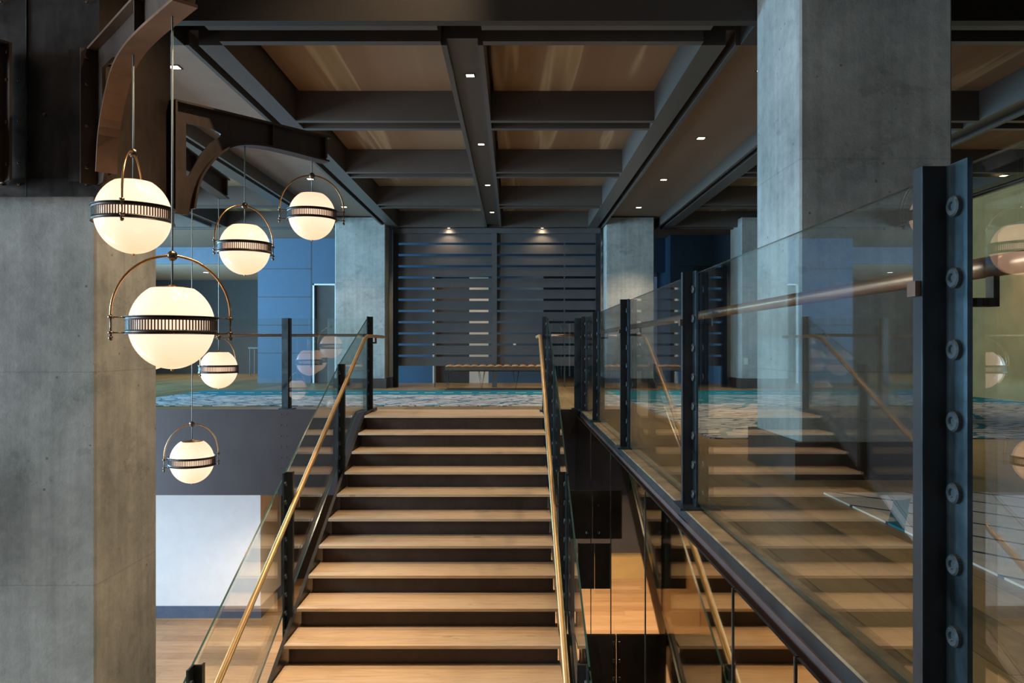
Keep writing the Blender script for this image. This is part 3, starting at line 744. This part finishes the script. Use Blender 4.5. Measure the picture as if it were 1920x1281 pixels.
# ------------------------------------------------------------------ pendant lamps
GR = 0.193
def make_pendant():
    t = empty('pendant_lamp')
    prof = []
    zt = .166
    a0 = math.asin(zt / GR)
    prof.append((0.0, zt)); prof.append((GR * math.cos(a0) - .004, zt))
    for k in range(0, 25):
        a = a0 - (a0 + PI / 2) * k / 24
        prof.append((GR * math.cos(a) if k < 24 else 0.0, GR * math.sin(a)))
    MB().lathe(prof, 56).done('globe', 'globe', t)
    MB().lathe([(0, .182), (.012, .182), (.02, .176), (.075, .171), (.098, .166), (.098, .163), (0, .163)], 40).done('cap', 'brass', t)
    MB().lathe([(0, -GR - .012), (.006, -GR - .008), (.008, -GR + .001), (0, -GR + .001)], 12).done('finial', 'brass', t)
    b = MB()
    r0, r1 = .1965, .203
    for z0, z1 in ((.021, .038), (-.038, -.021)):
        b.lathe([(r0, z0), (r1, z0), (r1, z1), (r0, z1), (r0, z0)], 72)
    for z in (.036, -.040): b.lathe([(r1 - .002, z), (r1 + .006, z), (r1 + .006, z + .004), (r1 - .002, z + .004), (r1 - .002, z)], 72)
    n = 84
    for k in range(n):
        a = 2 * PI * k / n; ca, sa = math.cos(a), math.sin(a); hw = .0026
        pts = [(r0, -hw), (r1 - .001, -hw), (r1 - .001, hw), (r0, hw)]
        vs = [[b.bm.verts.new((x * ca - y * sa, x * sa + y * ca, z)) for x, y in pts] for z in (-.022, .022)]
        for j in range(4): b.bm.faces.new((vs[0][j], vs[0][(j + 1) % 4], vs[1][(j + 1) % 4], vs[1][j]))
    b.done('slotted_band', 'band', t)
    YW = .262
    pts = [(-YW, 0, .034)] + [(-YW * math.cos(PI * k / 28), 0, .05 + YW * math.sin(PI * k / 28)) for k in range(29)] + [(YW, 0, .034)]
    MB().tube(pts, .0062, 10).done('yoke', 'brass', t)
    for s_ in (-1, 1):
        b = MB()
        b.tube([(s_ * YW, 0, .045), (s_ * YW, 0, -.052)], .0045, 8)
        b.lathe([(0, .042), (.013, .041), (.013, .029), (0, .028)], 12, (s_ * YW, 0, 0))
        b.lathe([(0, -.026), (.012, -.027), (.012, -.038), (0, -.039)], 12, (s_ * YW, 0, 0))
        b.lathe([(0, -.046), (.009, -.05), (.011, -.058), (.006, -.066), (0, -.068)], 12, (s_ * YW, 0, 0))
        b.tube([(s_ * YW, 0, .035), (s_ * .2, 0, .035)], .0028, 6)
        b.tube([(s_ * YW, 0, -.033), (s_ * .2, 0, -.033)], .0028, 6)
        b.done('pivot', 'dbrass', t)
    zb = .05 + YW
    MB().lathe([(.024 * math.sin(PI * k / 10) if 0 < k < 10 else 0, zb + .024 * math.cos(PI * k / 10)) for k in range(11)], 20).done('yoke_ball', 'dbrass', t)
    return t
def pendant(t, x, y, z, top, rz, label, grp='globe pendant lamps hung from the bracket arms'):
    t.location = (x, y, z); t.rotation_euler = (0, 0, rz); tag(t, label, 'pendant lamp', grp)
    MB().tube([(0, 0, .18), (0, 0, top - z)], .0042, 8).done('cord', 'cord', t)
    return t
proto = make_pendant()
for ch in [o for o in bpy.data.objects if o.parent == proto]: ch.data.transform(Matrix.Diagonal((.925, .925, 1.0, 1.0)))
def at(px, py, Y): return ((px - 963) * Y / 1400, Y, CZ + (650 - py) * Y / 1400)
lamps = [
    (at(323, 611, 3.33), 2.24, 0.43, 'largest globe pendant, lowest of the pair under the near bracket arm'),
    (at(250, 404, 3.75), 2.24, -1.30, 'globe pendant high at the left, its yoke turned edge-on, in front of the concrete column'),
    (at(459, 466, 5.45), 2.24, .94, 'globe pendant under the middle of the right-reaching bracket arm'),
    (at(585, 404, 5.86), 2.24, .27, 'globe pendant at the tip of the right-reaching bracket arm'),
    (at(360, 864, 6.39), 2.24, .90, 'lowest globe pendant, hanging in front of the dark landing fascia'),
    (at(410, 692, 7.40), 2.24, 1.2, 'smallest globe pendant, right behind the largest globe'),
    (at(283, 649, 6.05), 3.35, .3, 'globe pendant almost hidden behind the near left column and the largest globe'),
    ((-3.3, 5.6, .53), 3.35, 1.5, 'globe pendant behind the near left column, seen as a reflection in the landing glass'),
    ((-4.1, 3.94, -.05), 5.0, .6, 'globe pendant left of the frame, seen as a reflection in the landing glass'),
]
for i, (p, top, rz, lab) in enumerate(lamps):
    c = proto if i == len(lamps) - 1 else copy_tree(proto)
    if i == 6: c['x'] = 1; del c['x']
    pendant(c, *p, top, rz, lab)

# ------------------------------------------------------------------ slatted screen
sc = empty('slatted_screen', (-.35, 13.9, 0)); tag(sc, 'tall dark screen of horizontal boards between the two far columns', 'screen')
for xa, xb, ya, yb in ((-2.24, -2.15, 13.86, 13.96), (1.53, 1.61, 13.86, 13.96), (-.40, -.31, 13.84, 13.95)):
    rel(MB().box(xa, xb, ya, yb, 0, 2.86).done('post', 'screen' if xa == -.40 else 'postblack', sc), sc)
rel(MB().box(-2.24, 1.61, 13.865, 13.96, 2.86, 2.955).done('head_rail', 'screen', sc), sc)
for xa, xb in ((-2.15, -.40), (-.31, 1.53)):
    top = 2.858
    rel(MB().box(xa, xb, 13.915, 13.935, 2.67 + .022, top).done('board', 'screen', sc), sc)
    for k in range(11):
        z1 = 2.67 - .02 - k * .2085
        z0 = z1 - .168
        rel(MB().prism([(13.895, z0), (13.915, z0), (13.935, z1), (13.915, z1)], 'X', xa, xb).done('board', 'screen', sc), sc)
for xx in (-1.47, .95):
    rel(MB().box(xx - .012, xx + .012, 13.937, 13.957, 0, 2.858).done('stile', 'screen', sc), sc)

# ------------------------------------------------------------------ bench
bn = empty('tufted_bench', (-.26, 13.15, 0)); tag(bn, 'long tufted brown leather bench on thin wire legs before the screen', 'bench')
bx0, bx1 = -.93, .93
b = MB(); n = 78
top = []
for i in range(n + 1):
    x = bx0 + (bx1 - bx0) * i / n; u = (i / n * 13) % 1.0
    row = []
    for j in range(9):
        y = -.22 + .44 * j / 8; v = (j / 8 * 3) % 1.0
        z = .405 + .034 * (abs(math.sin(PI * u)) ** .5) * (abs(math.sin(PI * min(max(v, .001), .999))) ** .4 if 0 < j < 8 else .2)
        row.append(b.bm.verts.new((x, y, z)))
    top.append(row)
for A, B in zip(top, top[1:]):
    for j in range(8):
        f = b.bm.faces.new((A[j], A[j + 1], B[j + 1], B[j])); f.smooth = True
b.done('cushion', 'leather', bn)
MB().box(bx0, bx1, -.22, .22, .345, .404).done('seat_base', 'seatside', bn)
MB().box(bx0 - .01, bx1 + .01, -.23, .23, .325, .345).done('frame', 'steel', bn)
for lx in (bx0 + .03, -.3, .3, bx1 - .03):
    for ly in (-.2, .2):
        MB().tube([(lx - .05, ly, .325), (lx, ly, .006), (lx + .05, ly, .325)], .005, 6).done('leg', 'steel', bn)
MB().box(bx0, bx1, -.215, -.195, 0, .012).box(bx0, bx1, .195, .215, 0, .012).done('floor_runner', 'steel', bn)

# ------------------------------------------------------------------ rugs
def rug(x0, x1, y0, y1, mat, label):
    o = MB().box(-(x1 - x0) / 2, (x1 - x0) / 2, -(y1 - y0) / 2, (y1 - y0) / 2, 0, .008).done('area_rug', mat, None, ((x0 + x1) / 2, (y0 + y1) / 2, .0005))
    tag(o, label, 'rug'); return o
rug(-5.25, .60, 9.45, 12.75, 'rugfar', 'blue and white marbled rug behind the landing railing and stairs')
rug(1.62, 6.85, 6.1, 12.75, 'rugfar', 'blue bordered patterned rug beyond the gallery column')
rug(1.59, 5.5, .4, 3.83, 'rugnear', 'pale rug with dark lines at the lower right of the gallery')

# ------------------------------------------------------------------ near gallery right background and windows behind the camera
o = struct(MB().box(6.9, 7.0, 5.6, 12.5, 0, 3.0).done('wall_gallery_right', 'olive'), 'olive wood panelled wall at the far right', 'wall')
b = MB().box(-12, -5.3, -6.1, -6, -3.35, 5.2).box(.9, 9, -6.1, -6, -3.35, 5.2).box(-5.3, .9, -6.1, -6, 3.5, 5.2).box(-5.3, .9, -6.1, -6, -3.35, -.3)
struct(b.done('wall_behind', 'darkwall'), 'dark wall behind the camera', 'wall')
b = MB()
for k in range(5): b.box(-5.3 + k * 1.525, -5.3 + k * 1.525 + .1, -5.79, -5.7, -.3, 3.5)
b.box(-5.3, .9, -5.79, -5.7, 1.5, 1.58).box(-5.3, .9, -5.79, -5.7, 3.4, 3.5).box(-5.3, .9, -5.79, -5.7, -.3, -.2)
struct(b.done('window_1', 'steel'), 'steel window frame behind the camera', 'window')
struct(MB().box(-12, -11.9, -6, 5.5, -3.35, 5.2).done('wall_left_near', 'darkwall'), 'dark wall left of the near column', 'wall')
